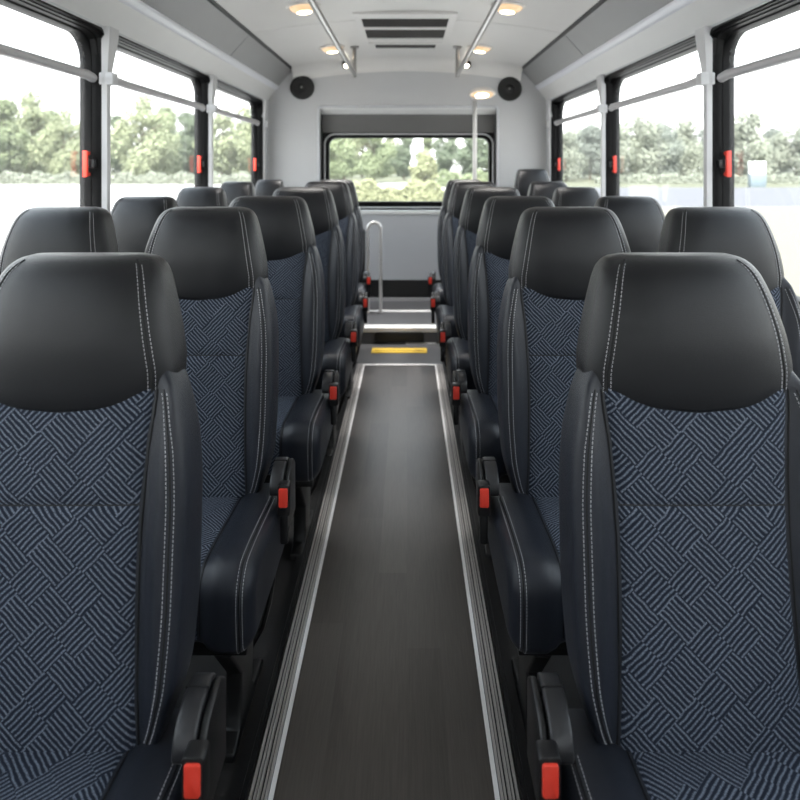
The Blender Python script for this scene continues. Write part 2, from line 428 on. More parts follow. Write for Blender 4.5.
def make_seat(kind):
    """kind: left / right = which side of the aisle (aisle on +x / -x), window = seat beside the wall"""
    sg = {'left': 1, 'right': -1, 'window': 1}[kind]
    root = empty('passenger_seat')
    b = MB(); b.loft([back_ring(z) for z in [.43, .44, .455, .475] + lin(.50, 1.05, 26)])
    back = b.build('backrest', M['leather'], root, angle=60)
    g = MB()
    def fin(u, z):
        i = ins(z); x = u * i; e = 1 - u ** 6
        gr = math.exp(-((z - .822) / .007) ** 2)
        y = back_front(x * .985, z) - (.0015 + .007 * e * (1 - .8 * gr)) + (.006 if abs(u) > .999 else 0)
        return (x, y, z)
    g.grid(fin, lin(-1, 1, 31), lin(.44, 1.010, 80), lambda u, z: (u * ins(z), z))
    tag(g.build('back_panel', M['fabric'], back), 'navy woven fabric panel with grey basket pattern')
    for s in (-1, 1):
        for e in (.862, .915):
            st = MB(); stitches(st, back_pt, s * e, .47, 1.0)
            tag(st.build('stitching', M['thread'], back, smooth=False), 'pale grey stitching')
        pp = MB(); pp.tube([back_pt(s * .889, z) for z in lin(.46, 1.0, 30)], .0016, 6); pp.build('piping', M['piping'], back)
        pp = MB(); pp.tube([(s * ins(z), back_front(ins(z), z) - .0012, z) for z in lin(.46, 1.0, 30)], .0017, 6); pp.build('piping', M['piping'], back)
    pp = MB(); pp.tube([(x, fin(x / ins(.822), .822)[1] + .0004, .822) for x in lin(-.132, .132, 20)], .0016, 6)
    pp.build('panel_seam', M['piping'], back)
    h = MB(); h.loft([head_ring(z) for z in [.985, .9875, .990, .995] + lin(1.000, 1.18, 16) + [1.186, 1.192, 1.198, 1.203, 1.207, 1.2095, 1.211]])
    head = h.build('headrest', M['leather_head'], root, angle=70)
    for s in (-1, 1):
        for e in (.79, .85):
            st = MB(); stitches(st, head_pt, s * e, .996, 1.2)
            tag(st.build('stitching', M['thread'], head, smooth=False), 'pale grey stitching')
        pp = MB(); pp.tube([head_pt(s * .82, z) for z in lin(.990, 1.205, 24)], .0017, 6)
        pp.build('piping', M['piping'], head)
    # cushion
    wl, wr = {'left': (.203, .25), 'right': (.25, .203), 'window': (.203, .203)}[kind]
    def stations():
        xs = [-wl + .042 * (1 - math.cos(k * PI / 14)) for k in range(8)]
        xs += lin(-wl + .048, -.17, 3) if wl > .22 else [-.158]
        xs += [-.15, -.14, -.13] + lin(-.11, .11, 8) + [.13, .14, .15]
        xs += lin(.17, wr - .048, 3) if wr > .22 else [.158]
        return sorted(set(xs + [wr - .042 * (1 - math.cos(k * PI / 14)) for k in range(8)]))
    c = MB(); c.loft([[cushion_pt(x, i, wl, wr) for i in range(len(CP))] for x in stations()])
    cush = c.build('cushion', M['leather'], root, angle=60)
    ln = [0]
    for i in range(1, len(CP)): ln.append(ln[-1] + math.dist(CP[i], CP[i - 1]))
    g = MB()
    g.grid(lambda u, i: cushion_pt(u * .134, i, wl, wr, (.006 * (1 - u ** 6) if abs(u) < .999 else -.004)), lin(-1, 1, 27), [i * .5 for i in range(2 * CPN - 1)],
           lambda u, i: (u * .134, -(ln[int(i)] * (1 - (i - int(i))) + ln[min(int(i) + 1, len(ln) - 1)] * (i - int(i)))))
    o = g.build('seat_panel', M['fabric'], cush)
    tag(o, 'navy woven fabric panel with grey basket pattern')
    sides = {'left': ((1, wr),), 'right': ((-1, wl),), 'window': ((1, wr), (-1, wl))}[kind]
    for s, w in sides:
        for e in (w - .022, w - .034):
            st = MB(); stitches(st, lambda x, i: cushion_pt(x, i, wl, wr), s * e, 2.5, CPN + 2)
            tag(st.build('stitching', M['thread'], cush, smooth=False), 'pale grey stitching')
        pp = MB(); pp.tube([cushion_pt(s * (w - .028), i * .5, wl, wr) for i in range(4, 2 * CPN + 2)], .0016, 6)
        pp.build('piping', M['piping'], cush)
    for s in (-1, 1):
        pp = MB(); pp.tube([cushion_pt(s * .134, i * .5, wl, wr, .001) for i in range(3, 2 * CPN - 2)], .0017, 6)
        pp.build('piping', M['piping'], cush)
    # armrest stub with its side plate, and the belt buckle
    if kind != 'window':
        lo = .008 if sg > 0 else .017
        def X(a, b_): return (a + lo, b_ + lo) if sg > 0 else (-b_ - lo, -a - lo)
        prof = [(.05, .49), (.05, .545), (.03, .555), (.008, .555)]
        for k in range(1, 8):
            t = k / 7; a = t * PI / 2
            prof.append((.008 - .070 * math.sin(a), .505 + .050 * math.cos(a)))
        prof += [(-.060, .496), (-.052, .492), (-.045, .494), (-.02, .498), (.02, .495)]
        m = MB(); m.prism(prof, *X(.212, .246)); arm = m.build('armrest', M['plastic_grey'], root, bevel=.006, seg=3)
        m = MB(); m.box(*X(.2105, .2475), .0065, .0085, .540, .5565)
        m.build('seam', M['piping'], arm)
        pl = [(.06, .40), (.06, .53), (.035, .550), (.008, .549), (-.030, .538), (-.050, .52), (-.062, .495), (-.068, .46), (-.062, .43), (-.04, .395)]
        m = MB(); m.prism(pl, *X(.2475, .260)); m.build('side_plate', M['plastic'], root, bevel=.005, seg=3)
        bk = MB(); bk.prism(rrect(*X(.240, .272), .462, .540, .007, 4), -.096, -.066, 'y')
        bk.prism(rrect(*X(.246, .266), .39, .47, .006, 4), -.090, -.074, 'y')
        bu = bk.build('buckle', M['plastic'], root, bevel=.003)
        r = MB(); r.prism(rrect(*X(.2445, .2675), .486, .533, .0045, 4), -.101, -.092, 'y')
        tag(r.build('release_button', M['red'], bu, bevel=.0025), 'red belt release button')
    # pedestal
    f = MB(); f.box(-wl + .045, wr - .045, -.31, .05, .292, .3205)
    for y in (-.27, 0.0): f.box(-wl + .03, wr - .03, y - .018, y + .018, .262, .294)
    f.box(-.16, .16, .04, .07, .30, .50)
    f.build('seat_frame', M['steel_black'], root, bevel=.004)
    for x in ((wr - .085, -wl + .05) if sg > 0 else (-wl + .085, wr - .05)):
        l = MB()
        pf = [(-.26, .0), (.03, .0), (.03, .022), (-.07, .03), (-.085, .06), (-.075, .15), (-.02, .262), (-.29, .262), (-.19, .15), (-.19, .06), (-.205, .03), (-.26, .022)]
        l.prism(pf, x - .020, x + .020)
        l.build('leg', M['steel_black'], root, bevel=.006, seg=3)
    if kind != 'window':
        s = MB(); xx = sg * .247
        pts = [(xx - sg * .006, -.082, .40), (xx - sg * .008, -.080, .36), (xx - sg * .018, -.05, .28), (xx - sg * .035, -.02, .20), (xx - sg * .055, -.01, .13), (wr - .085 if sg > 0 else -wl + .085, -.03, .09)]
        sm = []
        for i in range(len(pts) - 1):
            for k in range(4): sm.append(Vector(pts[i]).lerp(Vector(pts[i + 1]), k / 4))
        s.tube(sm + [Vector(pts[-1])], .007, 8); s.build('belt_stalk', M['plastic'], root)
    return root

ROW_Y = [.988, 1.715, 2.465, 3.215, 3.965, 4.72]
ROW_S = [.993, 1.022, 1.018, 1.028, 1.036, 1.032]
proto = {k: make_seat(k) for k in ('left', 'right', 'window')}
used = set()
def seat(kind, x, y, sz, label, group, sx=1.0, z=0.0):
    if kind in used: r = copy_tree(proto[kind])
    else: r = proto[kind]; used.add(kind)
    r.location = (x, y, z); r.scale = (sx, 1, sz)
    tag(r, label, 'bus seat', group); return r
ORD = ['nearest the camera', 'second from the camera', 'third from the camera', 'fourth from the camera', 'fifth from the camera', 'farthest from the camera']
LX = [-.562, -.576, -.562, -.545, -.515, -.54]
LS = [1, 1, 1.1, 1.08, 1.0, 1.0]
RX = [.472, .468, .455, .447, .43, .44]
for i in range(6):
    seat('left', LX[i], ROW_Y[i], ROW_S[i], 'black and navy seat on the left edge of the aisle, ' + ORD[i], 'seats along the left edge of the aisle', LS[i])
    seat('right', RX[i], ROW_Y[i], ROW_S[i], 'black and navy seat on the right edge of the aisle, ' + ORD[i], 'seats along the right edge of the aisle')
WL = [(-.992, .92), (-1.060, .86), (-1.072, .84), (-1.085, .74), (-1.035, .74)]
WR = [(.890, .97), (.895, .90), (.885, .82), (.905, .86), (1.040, .92)]
WO = ['nearest the camera', 'second from the camera', 'third from the camera', 'fourth from the camera', 'farthest back']
for i in range(5):
    x, s = WL[i]
    seat('window', x, ROW_Y[i + 1], ROW_S[i + 1], 'black and navy seat beside the left side windows, ' + WO[i], 'seats beside the left windows', s)
    x, s = WR[i]
    y, z, sz = (ROW_Y[i + 1], 0, ROW_S[i + 1]) if i < 4 else (5.22, .116, 1.0)
    seat('window', x, y, sz, 'black and navy seat beside the right side windows, ' + (WO[i] if i < 4 else 'highest, against the rear wall'), 'seats beside the right windows', s, z)

# ------------------------------------------------------------------ the bus shell
Y0, YR = -1.7, 5.9
XI, XO = 1.28, 1.37
# windows: openings along y
WIN = [(-.20, 1.205), (1.275, 2.695), (2.77, 4.148), (4.21, 5.655)]
OUT = [(-.235, 1.225), (1.25, 2.715), (2.74, 4.165), (4.19, 5.69)]
ZS, ZT = .90, 1.90          # opening
ZSO, ZTO = .865, 1.935      # frame outside
SN = {-1: 'left', 1: 'right'}
for s in (-1, 1):
    def XX(a, b): return (a, b) if s > 0 else (-b, -a)
    w = MB()
    w.box(*XX(XI, XO), Y0, YR + .2, -.1, ZSO); w.box(*XX(XI, XO), Y0, YR + .2, ZTO, 2.42)
    edges = [Y0] + [e for o in OUT for e in o] + [YR + .2]
    for i in range(0, len(edges), 2): w.box(*XX(XI, XO), edges[i], edges[i + 1], ZSO, ZTO)
    struct('wall_' + SN[s], w, M['wall'], 'light grey %s side wall of the bus' % SN[s], smooth=False)
    for i, ((a, b), (c, d)) in enumerate(zip(WIN, OUT)):
        wi = i + (1 if s < 0 else 5)
        inner = rrect(a, b, ZS, ZT, .11, 8); N = len(inner)
        # matching outer ring
        outer = []
        cy, cz = (a + b) / 2, (ZS + ZT) / 2
        for (y, z) in inner:
            dy, dz = y - cy, z - cz
            ky = ((d - cy) if dy > 0 else (cy - c)) / max(1e-6, abs(dy)); kz = ((ZTO - cz) if dz > 0 else (cz - ZSO)) / max(1e-6, abs(dz))
            outer.append((y, z, dy, dz))
        oo = []
        for (y, z, dy, dz) in outer:
            ny, nz = y, z
            if abs(y - a) < .112 and (z > ZT - .1101 or z < ZS + .1101) or abs(y - b) < .112 and (z > ZT - .1101 or z < ZS + .1101):
                # corner arc: project along the diagonal of the corner onto the outer rectangle
                ccy = a + .11 if dy < 0 else b - .11; ccz = ZS + .11 if dz < 0 else ZT - .11
                vy, vz = y - ccy, z - ccz
                ey = (c - ccy) if dy < 0 else (d - ccy); ez = (ZSO - ccz) if dz < 0 else (ZTO - ccz)
                t = min(ey / vy if abs(vy) > 1e-6 else 1e9, ez / vz if abs(vz) > 1e-6 else 1e9)
                ny, nz = ccy + vy * t, ccz + vz * t
            oo.append((ny, nz))
        def ring(pts, x): return [(s * x, y, z) for y, z in pts]
        def step(pts, k): return [(y + (cy - y) * 0 + (k if y < cy else -k) * (abs(y - cy) > .55), z + (k if z < cz else -k) * 0) for y, z in pts]
        def blend(t): return [(p[0] * (1 - t) + q[0] * t, p[1] * (1 - t) + q[1] * t) for p, q in zip(inner, oo)]
        m = MB()
        m.loft([ring(oo, XO + .004), ring(oo, XI - .004), ring(blend(.7), XI - .008), ring(blend(.62), XI + .004), ring(blend(.5), XI + .004),
                ring(blend(.45), XI + .018), ring(blend(.33), XI + .022), ring(blend(.28), XI + .045), ring(blend(.1), XI + .048), ring(inner, XI + .060), ring(inner, XO + .004)], cap=False)
        m.f += [(j, (j + 1) % N, 10 * N + (j + 1) % N, 10 * N + j) for j in range(N)]
        f = struct('window_%d' % wi, m, M['frame'], 'black framed %s side window, %s from the camera' % (SN[s], ['level with', 'nearest ahead', 'second ahead', 'third ahead'][i]), smooth=True, angle=30)
        p = MB(); x0 = s * (XI + .073)
        p.prism(inner, x0 - .002, x0 + .002)
        tag(p.build('pane', M['glass'], f, smooth=False), 'clear glass pane')
        if i >= 1:
            # emergency latch on the rear jamb
            yl = b - .012
            hm = MB()
            zc = 1.365
            hm.box(*XX(XI + .022, XI + .046), yl - .012, yl + .010, zc - .018, zc + .018)
            la = hm.build('emergency_latch', M['plastic'], f, bevel=.003)
            rm = MB()
            rm.prism([(yl - .034, zc - .055), (yl - .018, zc - .052), (yl - .004, zc - .049), (yl - .004, zc - .038), (yl - .016, zc - .035), (yl - .020, zc - .03), (yl - .020, zc + .03),
                      (yl - .016, zc + .035), (yl - .004, zc + .038), (yl - .004, zc + .049), (yl - .018, zc + .052), (yl - .034, zc + .055)], *XX(XI + .040, XI + .060))
            tag(rm.build('latch_handle', M['red'], la, bevel=.003), 'red emergency handle')
    # pillars (slim grey trim, flared at the top)
    for k, (pa, pb) in enumerate(((1.219, 1.25), (2.706, 2.74), (4.158, 4.19), (5.684, 5.74))):
        m = MB(); rings = []
        for z in [.865] + lin(1.62, 1.945, 10):
            g = sst(1.62, 1.95, z) ** 1.6
            a_, b_ = pa - .006 - .004 * g, pb + .004 + .055 * g
            x_ = XI - .016 - .012 * g
            rings.append([(s * (XI + .004), a_, z), (s * x_, a_ + .006, z), (s * x_, b_ - .006, z), (s * (XI + .004), b_, z)])
        m.loft(rings)
        struct('trim_%d' % (k + (1 if s < 0 else 11)), m, M['pillar'], 'slim grey pillar trim on the %s wall' % SN[s], smooth=True)
    # rails across the windows
    for k, (ya, yb) in enumerate(((1.235, 2.688), (2.725, 4.14), (4.175, 5.65))):
        r = empty('window_rail', (s * (XI - .012), ya, 1.725))
        m = MB(); m.tube([(0, 0, 0), (0, .1, 0), (s * .012, .2, 0), (s * .022, yb - ya - .1, 0), (s * .05, yb - ya + .002, 0)], .019, 14); m.build('bar', M['bar'], r)
        m = MB(); m.prism(rrect(*((-.03, .03)), -.026, .026, .006, 3), -.022, .028, 'y')
        tag(m.build('bracket', M['pillar'], r, bevel=.003), 'pale grey end bracket')
        if k == 2:
            m = MB(); m.prism(rrect(-.024, .03, -.03, .03, .006, 3), yb - ya + .05, yb - ya + .085, 'y')
            m.build('bracket', M['pillar'], r, bevel=.003)
        tag(r, 'grey grab rail across the %s %s side window' % (['nearest', 'middle', 'rearmost'][k], SN[s]), 'rail', 'grab rails across the side windows')
    # cove
    m = MB()
    prof = [(1.29, 1.93), (1.278, 1.952), (1.262, 1.975), (1.205, 2.048)]
    m.loft([[(s * x, y, z) for x, z in prof] for y in (Y0, YR)], closed=False)
    struct('trim_%d' % (21 if s < 0 else 22), m, M['cove_white'], 'white sloping panel above the %s windows' % SN[s], smooth=True)
    m = MB(); prof = [(1.207, 2.046), (1.200, 2.050), (1.190, 2.061), (1.183, 2.073), (1.178, 2.086), (1.19, 2.10), (1.23, 2.08)]
    m.loft([[(s * x, y, z) for x, z in prof] for y in (Y0, YR)])
    struct('trim_%d' % (23 if s < 0 else 24), m, M['cove_sheen'], 'pale strip painting the bright sheen along the %s cove' % SN[s], smooth=True, angle=70)
    m = MB()
    for ya, yb in ((Y0, 1.2), (1.21, 2.74), (2.75, 4.28), (4.29, YR)):
        m.loft([[(s * x, y, z) for x, z in [(1.180, 2.088), (1.165, 2.105), (1.10, 2.178), (1.045, 2.236), (1.06, 2.25), (1.19, 2.11)]] for y in (ya, yb)])
    struct('trim_%d' % (25 if s < 0 else 26), m, M['cove'], 'dark grey sloping cove panel above the %s windows' % SN[s], smooth=False)
    m = MB()
    m.prism([(s * 1.052, 2.226), (s * 1.038, 2.232), (s * 1.030, 2.246), (s * 1.05, 2.25)], Y0, YR - .02, 'y')
    struct('trim_%d' % (27 if s < 0 else 28), m, M['black_trim'], 'black strip between ceiling and %s cove' % SN[s], smooth=False)

def zc(x): return 2.335 - .095 * (abs(x) / 1.045) ** 2
XC = lin(-1.045, 1.045, 31)
m = MB()
def ceil_piece(ya, yb):
    m.loft([[(x, y, zc(x)) for x in XC] + [(x, y, zc(x) + .03) for x in reversed(XC)] for y in (ya, yb)])
for ya, yb in ((Y0, 1.2), (1.21, 2.74), (2.75, 4.28), (4.29, 5.72)): ceil_piece(ya, yb)
# rounded fall of the ceiling into the rear wall
rr = [[(x, 5.724, zc(x)) for x in XC]]
for k in range(0, 9):
    a = k / 8 * PI / 2; rr.append([(x, 5.726 + .18 * math.sin(a), zc(x) - .15 * (1 - math.cos(a))) for x in XC])
m.loft(rr, closed=False)
struct('ceiling', m, M['ceil'], 'off-white arched ceiling of the bus', smooth=True, angle=50)
# a dark backing that shows through the panel joints, and the roof skin
m = MB(); m.box(-1.37, 1.37, Y0, 6.1, 2.40, 2.45)
struct('trim_31', m, M['shell'], 'outer roof skin of the bus', smooth=False)

# rear wall
m = MB()
RX0, RX1, RZ0, RZ1 = -.80, .822, .932, 1.885
YB = YR + .13
m.box(-XI, RX0, YR, YB + .05, 0, 2.40); m.box(RX1, XI, YR, YB + .05, 0, 2.40)
m.box(RX0, RX1, YR, YB + .05, RZ1, 2.40)
struct('wall_rear', m, M['wall_rear'], 'light grey rear wall of the bus around the rear window', smooth=False)
m = MB(); m.loft([[(x, y, z) for x, z in rrect(RX0 - o, RX1 + o, RZ0 - o, RZ1 + o, .02 + o, 4)] for o, y in ((.0, YR + .1), (.0, YR - .006), (.012, YR - .012), (.026, YR - .004), (.026, YR + .02))], cap=False)
struct('trim_32', m, M['wall'], 'pale rounded reveal around the rear window recess', smooth=True)
m = MB(); m.box(RX0, RX1, YB - .03, YB + .03, 1.665, RZ1)
struct('trim_33', m, M['header'], 'dark grey panel over the rear window', smooth=False)
m = MB(); m.prism([(YR + .002, RZ1 + .002), (YB - .03, RZ1 + .002), (YB - .03, 1.835), (YB - .045, 1.832), (YR + .002, 1.878)], RX0, RX1)
struct('trim_36', m, M['cove_white'], 'pale sloping soffit at the top of the rear window recess', smooth=False)
# rear window
def ringxz(pts, y): return [(x, y, z) for x, z in pts]
inn = rrect(-.730, .768, 1.018, 1.612, .075, 8)
mid = rrect(-.772, .806, .962, 1.650, .10, 8)
outp = rrect(RX0 + .001, RX1 - .001, RZ0 + .001, 1.665, .004, 8)
m = MB()
m.loft([ringxz(outp, YB + .05), ringxz(outp, YB - .012), ringxz(mid, YB - .012), ringxz(mid, YB - .002), ringxz(inn, YB - .004), ringxz(inn, YB + .05)], cap=False)
N = len(inn); m.f += [(j, (j + 1) % N, 5 * N + (j + 1) % N, 5 * N + j) for j in range(N)]
rw = struct('window_9', m, M['frame'], 'black framed rear window', smooth=True, angle=30)
m = MB(); m.tube([(x, YB - .012, z) for x, z in mid], .007, 10, closed=True)
tag(m.build('bright_trim', M['pillar'], rw), 'pale trim ring')
m = MB(); m.prism(inn, YB + .02, YB + .024, 'y'); tag(m.build('pane', M['glass'], rw, smooth=False), 'clear glass pane')
m = MB(); m.box(RX0 + .002, RX1 - .002, YR - .02, YR + .11, RZ0 - .022, RZ0 + .008)
struct('trim_34', m, M['cove_white'], 'pale sill under the rear window', smooth=False)
# lower part of the rear wall
m = MB(); m.box(RX0, RX1, YR, YB + .05, .10, RZ0)
struct('trim_37', m, M['panel_low'], 'pale blue-grey panel below the rear window', smooth=False)
m = MB(); m.box(-XI, XI, YR - .012, YR + .02, .145, .305)
struct('trim_35', m, M['black_trim'], 'black kick panel at the foot of the rear wall', smooth=False)
m = MB(); m.box(-XI, XI, YR - .03, YR + .02, .116, .145)
struct('baseboard_rear', m, M['bar'], 'grey skirting at the foot of the rear wall', smooth=False)

# front end behind the viewpoint: dash wall and windscreen opening
m = MB()
m.box(-XO, XO, Y0 - .08, Y0, 0, 1.15); m.box(-XO, XO, Y0 - .08, Y0, 1.9, 2.45); m.box(-XO, -1.1, Y0 - .08, Y0, 1.15, 1.9); m.box(1.1, XO, Y0 - .08, Y0, 1.15, 1.9)
struct('wall_front', m, M['wall'], 'front end of the bus with the windscreen opening', smooth=False)
m = MB(); m.box(-1.1, 1.1, Y0 - .045, Y0 - .040, 1.15, 1.9)
struct('window_10', m, M['glass'], 'windscreen', smooth=False)

# floor
AL, AR, AE = -.288, .190, 4.34
m = MB(); m.box(-XI, XI, Y0, 4.9, -.1, 0)
struct('floor', m, M['floor'], 'grey vinyl floor of the bus', smooth=False)
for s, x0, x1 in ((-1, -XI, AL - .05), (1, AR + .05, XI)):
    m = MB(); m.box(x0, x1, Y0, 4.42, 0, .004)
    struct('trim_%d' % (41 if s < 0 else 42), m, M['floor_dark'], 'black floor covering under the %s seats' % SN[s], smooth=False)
m = MB(); m.box(AL, AR, Y0, AE, 0, .005)
tag(struct('trim_43', m, M['wood'], 'dark brown wood-effect vinyl runner along the aisle', smooth=False), 'dark brown wood-effect vinyl runner along the aisle')
for s, xa in ((-1, AL), (1, AR)):
    m = MB()
    for k in range(5):
        a = xa + s * (.010 + k * .0085); b = a + s * (.0066, .0048, .0066, .0048, .0062)[k]
        m.prism([(a, .0), (a, .009), (a + s * .001, .011), (b - s * .001, .011), (b, .009), (b, .0)], Y0, AE + .02, 'y')
    ribs = struct('trim_%d' % (44 if s < 0 else 45), m, M['alu'], 'ribbed aluminium strip on the %s edge of the aisle' % SN[s], smooth=False)
    m = MB(); m.box(min(xa + s * .008, xa + s * .053), max(xa + s * .008, xa + s * .053), Y0, AE + .02, 0, .0055)
    m.build('groove_base', M['floor_dark'], ribs, smooth=False)
    m = MB(); m.box(min(xa - s * .002, xa + s * .008), max(xa - s * .002, xa + s * .008), Y0, AE + .008, 0, .010)
    struct('trim_%d' % (46 if s < 0 else 47), m, M['white_line'], 'thin white edging on the %s side of the aisle runner' % SN[s], smooth=False)
    m = MB(); q = xa + s * .056
    m.box(min(q, q + s * .034), max(q, q + s * .034), Y0, 4.42, 0, .018); m.box(min(q + s * .010, q + s * .024), max(q + s * .010, q + s * .024), Y0, 4.42, .018, .022)
    struct('trim_%d' % (48 if s < 0 else 49), m, M['black_trim'], 'black seat track beside the aisle on the %s' % SN[s], smooth=False)
m = MB(); m.box(AL - .008, AR + .008, AE - .008, AE + .016, 0, .0105)
struct('trim_50', m, M['white_line'], 'white edging across the far end of the aisle runner', smooth=False)
# raised rear platform
PZ = .116
m = MB(); m.box(-XI, XI, 4.9, 6.1, -.1, PZ - .001)
struct('trim_51', m, M['floor'], 'raised grey platform at the rear of the bus', smooth=False)
m = MB(); m.prism([(4.885, .088), (4.885, PZ + .003), (4.99, PZ + .003), (4.99, PZ - .002), (4.905, PZ - .002), (4.905, .088)], -.36, .27)
struct('trim_52', m, M['white_line'], 'broad white nosing on the rear step', smooth=False)
m = MB(); m.box(-.36, .30, 5.44, 5.50, PZ - .001, PZ + .003)
struct('trim_53', m, M['white_line'], 'thin white strip across the rear platform', smooth=False)
m = MB(); m.box(-.01, .22, 4.872, 4.90, 0, .006)
struct('trim_54', m, M['white_line'], 'short white strip at the foot of the rear step', smooth=False)
m = MB(); m.prism(rrect(-.245, .128, .014, .090, .018, 4), 4.872, 4.902, 'y')
o = m.build('step_light', M['black_trim'], bevel=.003); o.name = 'step_vent'
tag(o, 'long black vent cover set into the face of the rear step', 'vent')
m = MB(); m.box(-.258, .146, 4.64, 4.76, 0, .004)
ys = m.build('warning_strip', M['yellow'], bevel=.0015, smooth=False)
tag(ys, 'yellow anti-slip warning strip on the grey floor before the step', 'floor strip')
m = MB(); m.box(-.235, .125, 4.686, 4.70, .0041, .0052); m.box(.06, .1, 4.68, 4.712, .0041, .0053)
tag(m.build('worn_line', mat('worn_yellow', (.30, .19, .03), .7, 0, .3, 80), ys, smooth=False), 'darker worn line')

# ------------------------------------------------------------------ fittings
for s, x, z in ((-1, -.962, 2.072), (1, .943, 2.058)):
    r = empty('loudspeaker', (x, YR + .003, z))
    m = MB(); m.lathe([(.111, 0), (.111, .012), (.106, .020), (.098, .022), (.092, .016), (.092, .004)], (0, 0, 0), (0, -1, 0), 48); m.build('rim', M['black_trim'], r)
    m = MB(); m.lathe([(.093, .004), (.093, .012), (.07, .013), (.062, .010), (.04, .010), (.034, .016), (.02, .022), (.001, .024)], (0, 0, 0), (0, -1, 0), 48); m.build('grille', M['grille'], r)
    m = MB(); m.lathe([(.010, .022), (.010, .027), (.006, .030), (.001, .030)], (-.004, 0, .002), (0, -1, 0), 16); tag(m.build('badge', M['steel'], r), 'small silver centre badge')
    tag(r, 'round black loudspeaker high on the %s of the rear wall' % SN[s], 'speaker', 'loudspeakers on the rear wall')

def ceil_lamp(x, y, label, rad=.085):
    n = Vector((-2 * .095 * x / 1.045 ** 2, 0, -1)).normalized()
    r = empty('ceiling_lamp', (x, y, zc(x)))
    m = MB(); m.lathe([(rad * 1.22, -.004), (rad * 1.22, .006), (rad * 1.12, .014), (rad, .010), (rad, .002)], (0, 0, 0), n, 40); m.build('bezel', M['lamp_ring'], r)
    m = MB(); m.lathe([(rad, .002), (rad * .98, .014), (rad * .86, .026), (rad * .6, .038), (rad * .5, .040)], (0, 0, 0), n, 40); tag(m.build('lens', M['lens'], r), 'glowing warm lens')
    m = MB(); m.lathe([(rad * .52, .037), (rad * .5, .042), (rad * .3, .046), (.001, .047)], (0, 0, 0), n, 32); tag(m.build('bulb', M['lamp'], r), 'bright lit bulb')
    tag(r, label, 'ceiling light', 'warm lamps in the ceiling')
    l = bpy.data.lights.new('ceiling_lamp_glow', 'SPOT'); l.energy = 34 if y > 4.5 else 13; l.color = (1, .96, .92); l.spot_size = math.radians(78 if y > 4.5 else 100); l.spot_blend = 1.0; l.shadow_soft_size = .07
    lo = bpy.data.objects.new('ceiling_lamp_glow', l); COL.objects.link(lo); lo.location = (x, y, zc(x) - .07); lo.rotation_euler = (math.radians(-8 if y > 4.5 else 0), 0, 0)
ceil_lamp(-.612, 3.80, 'round warm lamp in the ceiling left of the aisle, nearer the camera')
ceil_lamp(.598, 3.80, 'round warm lamp in the ceiling right of the aisle, nearer the camera')
ceil_lamp(-.60, 5.14, 'round warm lamp in the ceiling left of the aisle, farther back')
ceil_lamp(.585, 5.14, 'round warm lamp in the ceiling right of the aisle, farther back')
for s, x in ((-1, -.545), (1, .535)):
    r = empty('spotlight', (x, 5.80, 2.288))
    m = MB(); m.lathe([(.03, .03), (.032, .0), (.030, -.03), (.024, -.034)], (-s * -.012, 0, -.015), (0, .7, .7), 20); m.build('housing', M['black_trim'], r)
    m = MB(); m.lathe([(.022, -.03), (.018, -.045), (.001, -.05)], (-s * -.012, 0, -.015), (s * .3, .75, .55), 20); tag(m.build('bulb', M['lamp_rear'], r), 'lit bulb')
    tag(r, 'small black spotlight under the rear ceiling edge, %s of the vents' % SN[s], 'spotlight', 'small rear spotlights')

# vents
def vent(x0, x1, y0, y1, slots, label):
    r = empty('ceiling_vent', ((x0 + x1) / 2, (y0 + y1) / 2, 2.33))
    cx, cy = (x0 + x1) / 2, (y0 + y1) / 2
    zt, zb = .002, -.016
    m = MB(); ys_ = [y0] + [e for sl in slots for e in sl] + [y1]
    for i in range(0, len(ys_), 2): m.box(x0 - cx, x1 - cx, ys_[i] - cy, ys_[i + 1] - cy, zb, zt)
    xa, xb = x0 + .045 - cx, x1 - .045 - cx
    for (a, b) in slots: m.box(x0 - cx, xa, a - cy, b - cy, zb, zt); m.box(xb, x1 - cx, a - cy, b - cy, zb, zt)
    m.build('frame', M['ceil'], r, smooth=False)
    for (a, b) in slots:
        m = MB(); m.box(xa, xb, a - cy, b - cy, -.002, .002)
        n = 6
        for k in range(n):
            y = a - cy + (b - a) * (k + .5) / n
            m.loft([[(xx, y - .012, -.002), (xx, y + .006, -.012), (xx, y + .008, -.010), (xx, y - .010, -.001)] for xx in (xa, xb)])
        m.build('louvre', M['dark_hole'], r, smooth=False)
    tag(r, label, 'vent')
vent(-.345, .32, 4.06, 4.98, [(4.19, 4.47), (4.53, 4.86)], 'large ceiling vent with two grey louvred slots over the aisle')
vent(-.30, .275, 5.03, 5.33, [(5.09, 5.26)], 'narrow single-slot ceiling vent behind the large vent')

# ceiling grab rails
for s, x in ((-1, -.425), (1, .408)):
    r = empty('grab_rail', (x, 5.2, 2.09))
    m = MB(); m.tube([(0, 0, 0), (0, -6.4, 0)], .0165, 16); m.build('bar', M['steel'], r)
    for yy in (0, -5.2):
        m = MB(); m.tube([(0, yy, -.02), (0, yy, zc(x) - 2.09 + .004)], .0165, 16); m.lathe([(.036, zc(x) - 2.09 + .006), (.036, zc(x) - 2.09 - .012), (.02, zc(x) - 2.09 - .022)], (0, yy, 0), (0, 0, 1), 20)
        m.build('hanger', M['steel'], r)
    tag(r, 'long steel grab rail hung under the ceiling %s of the vents' % SN[s], 'rail', 'steel ceiling rails')

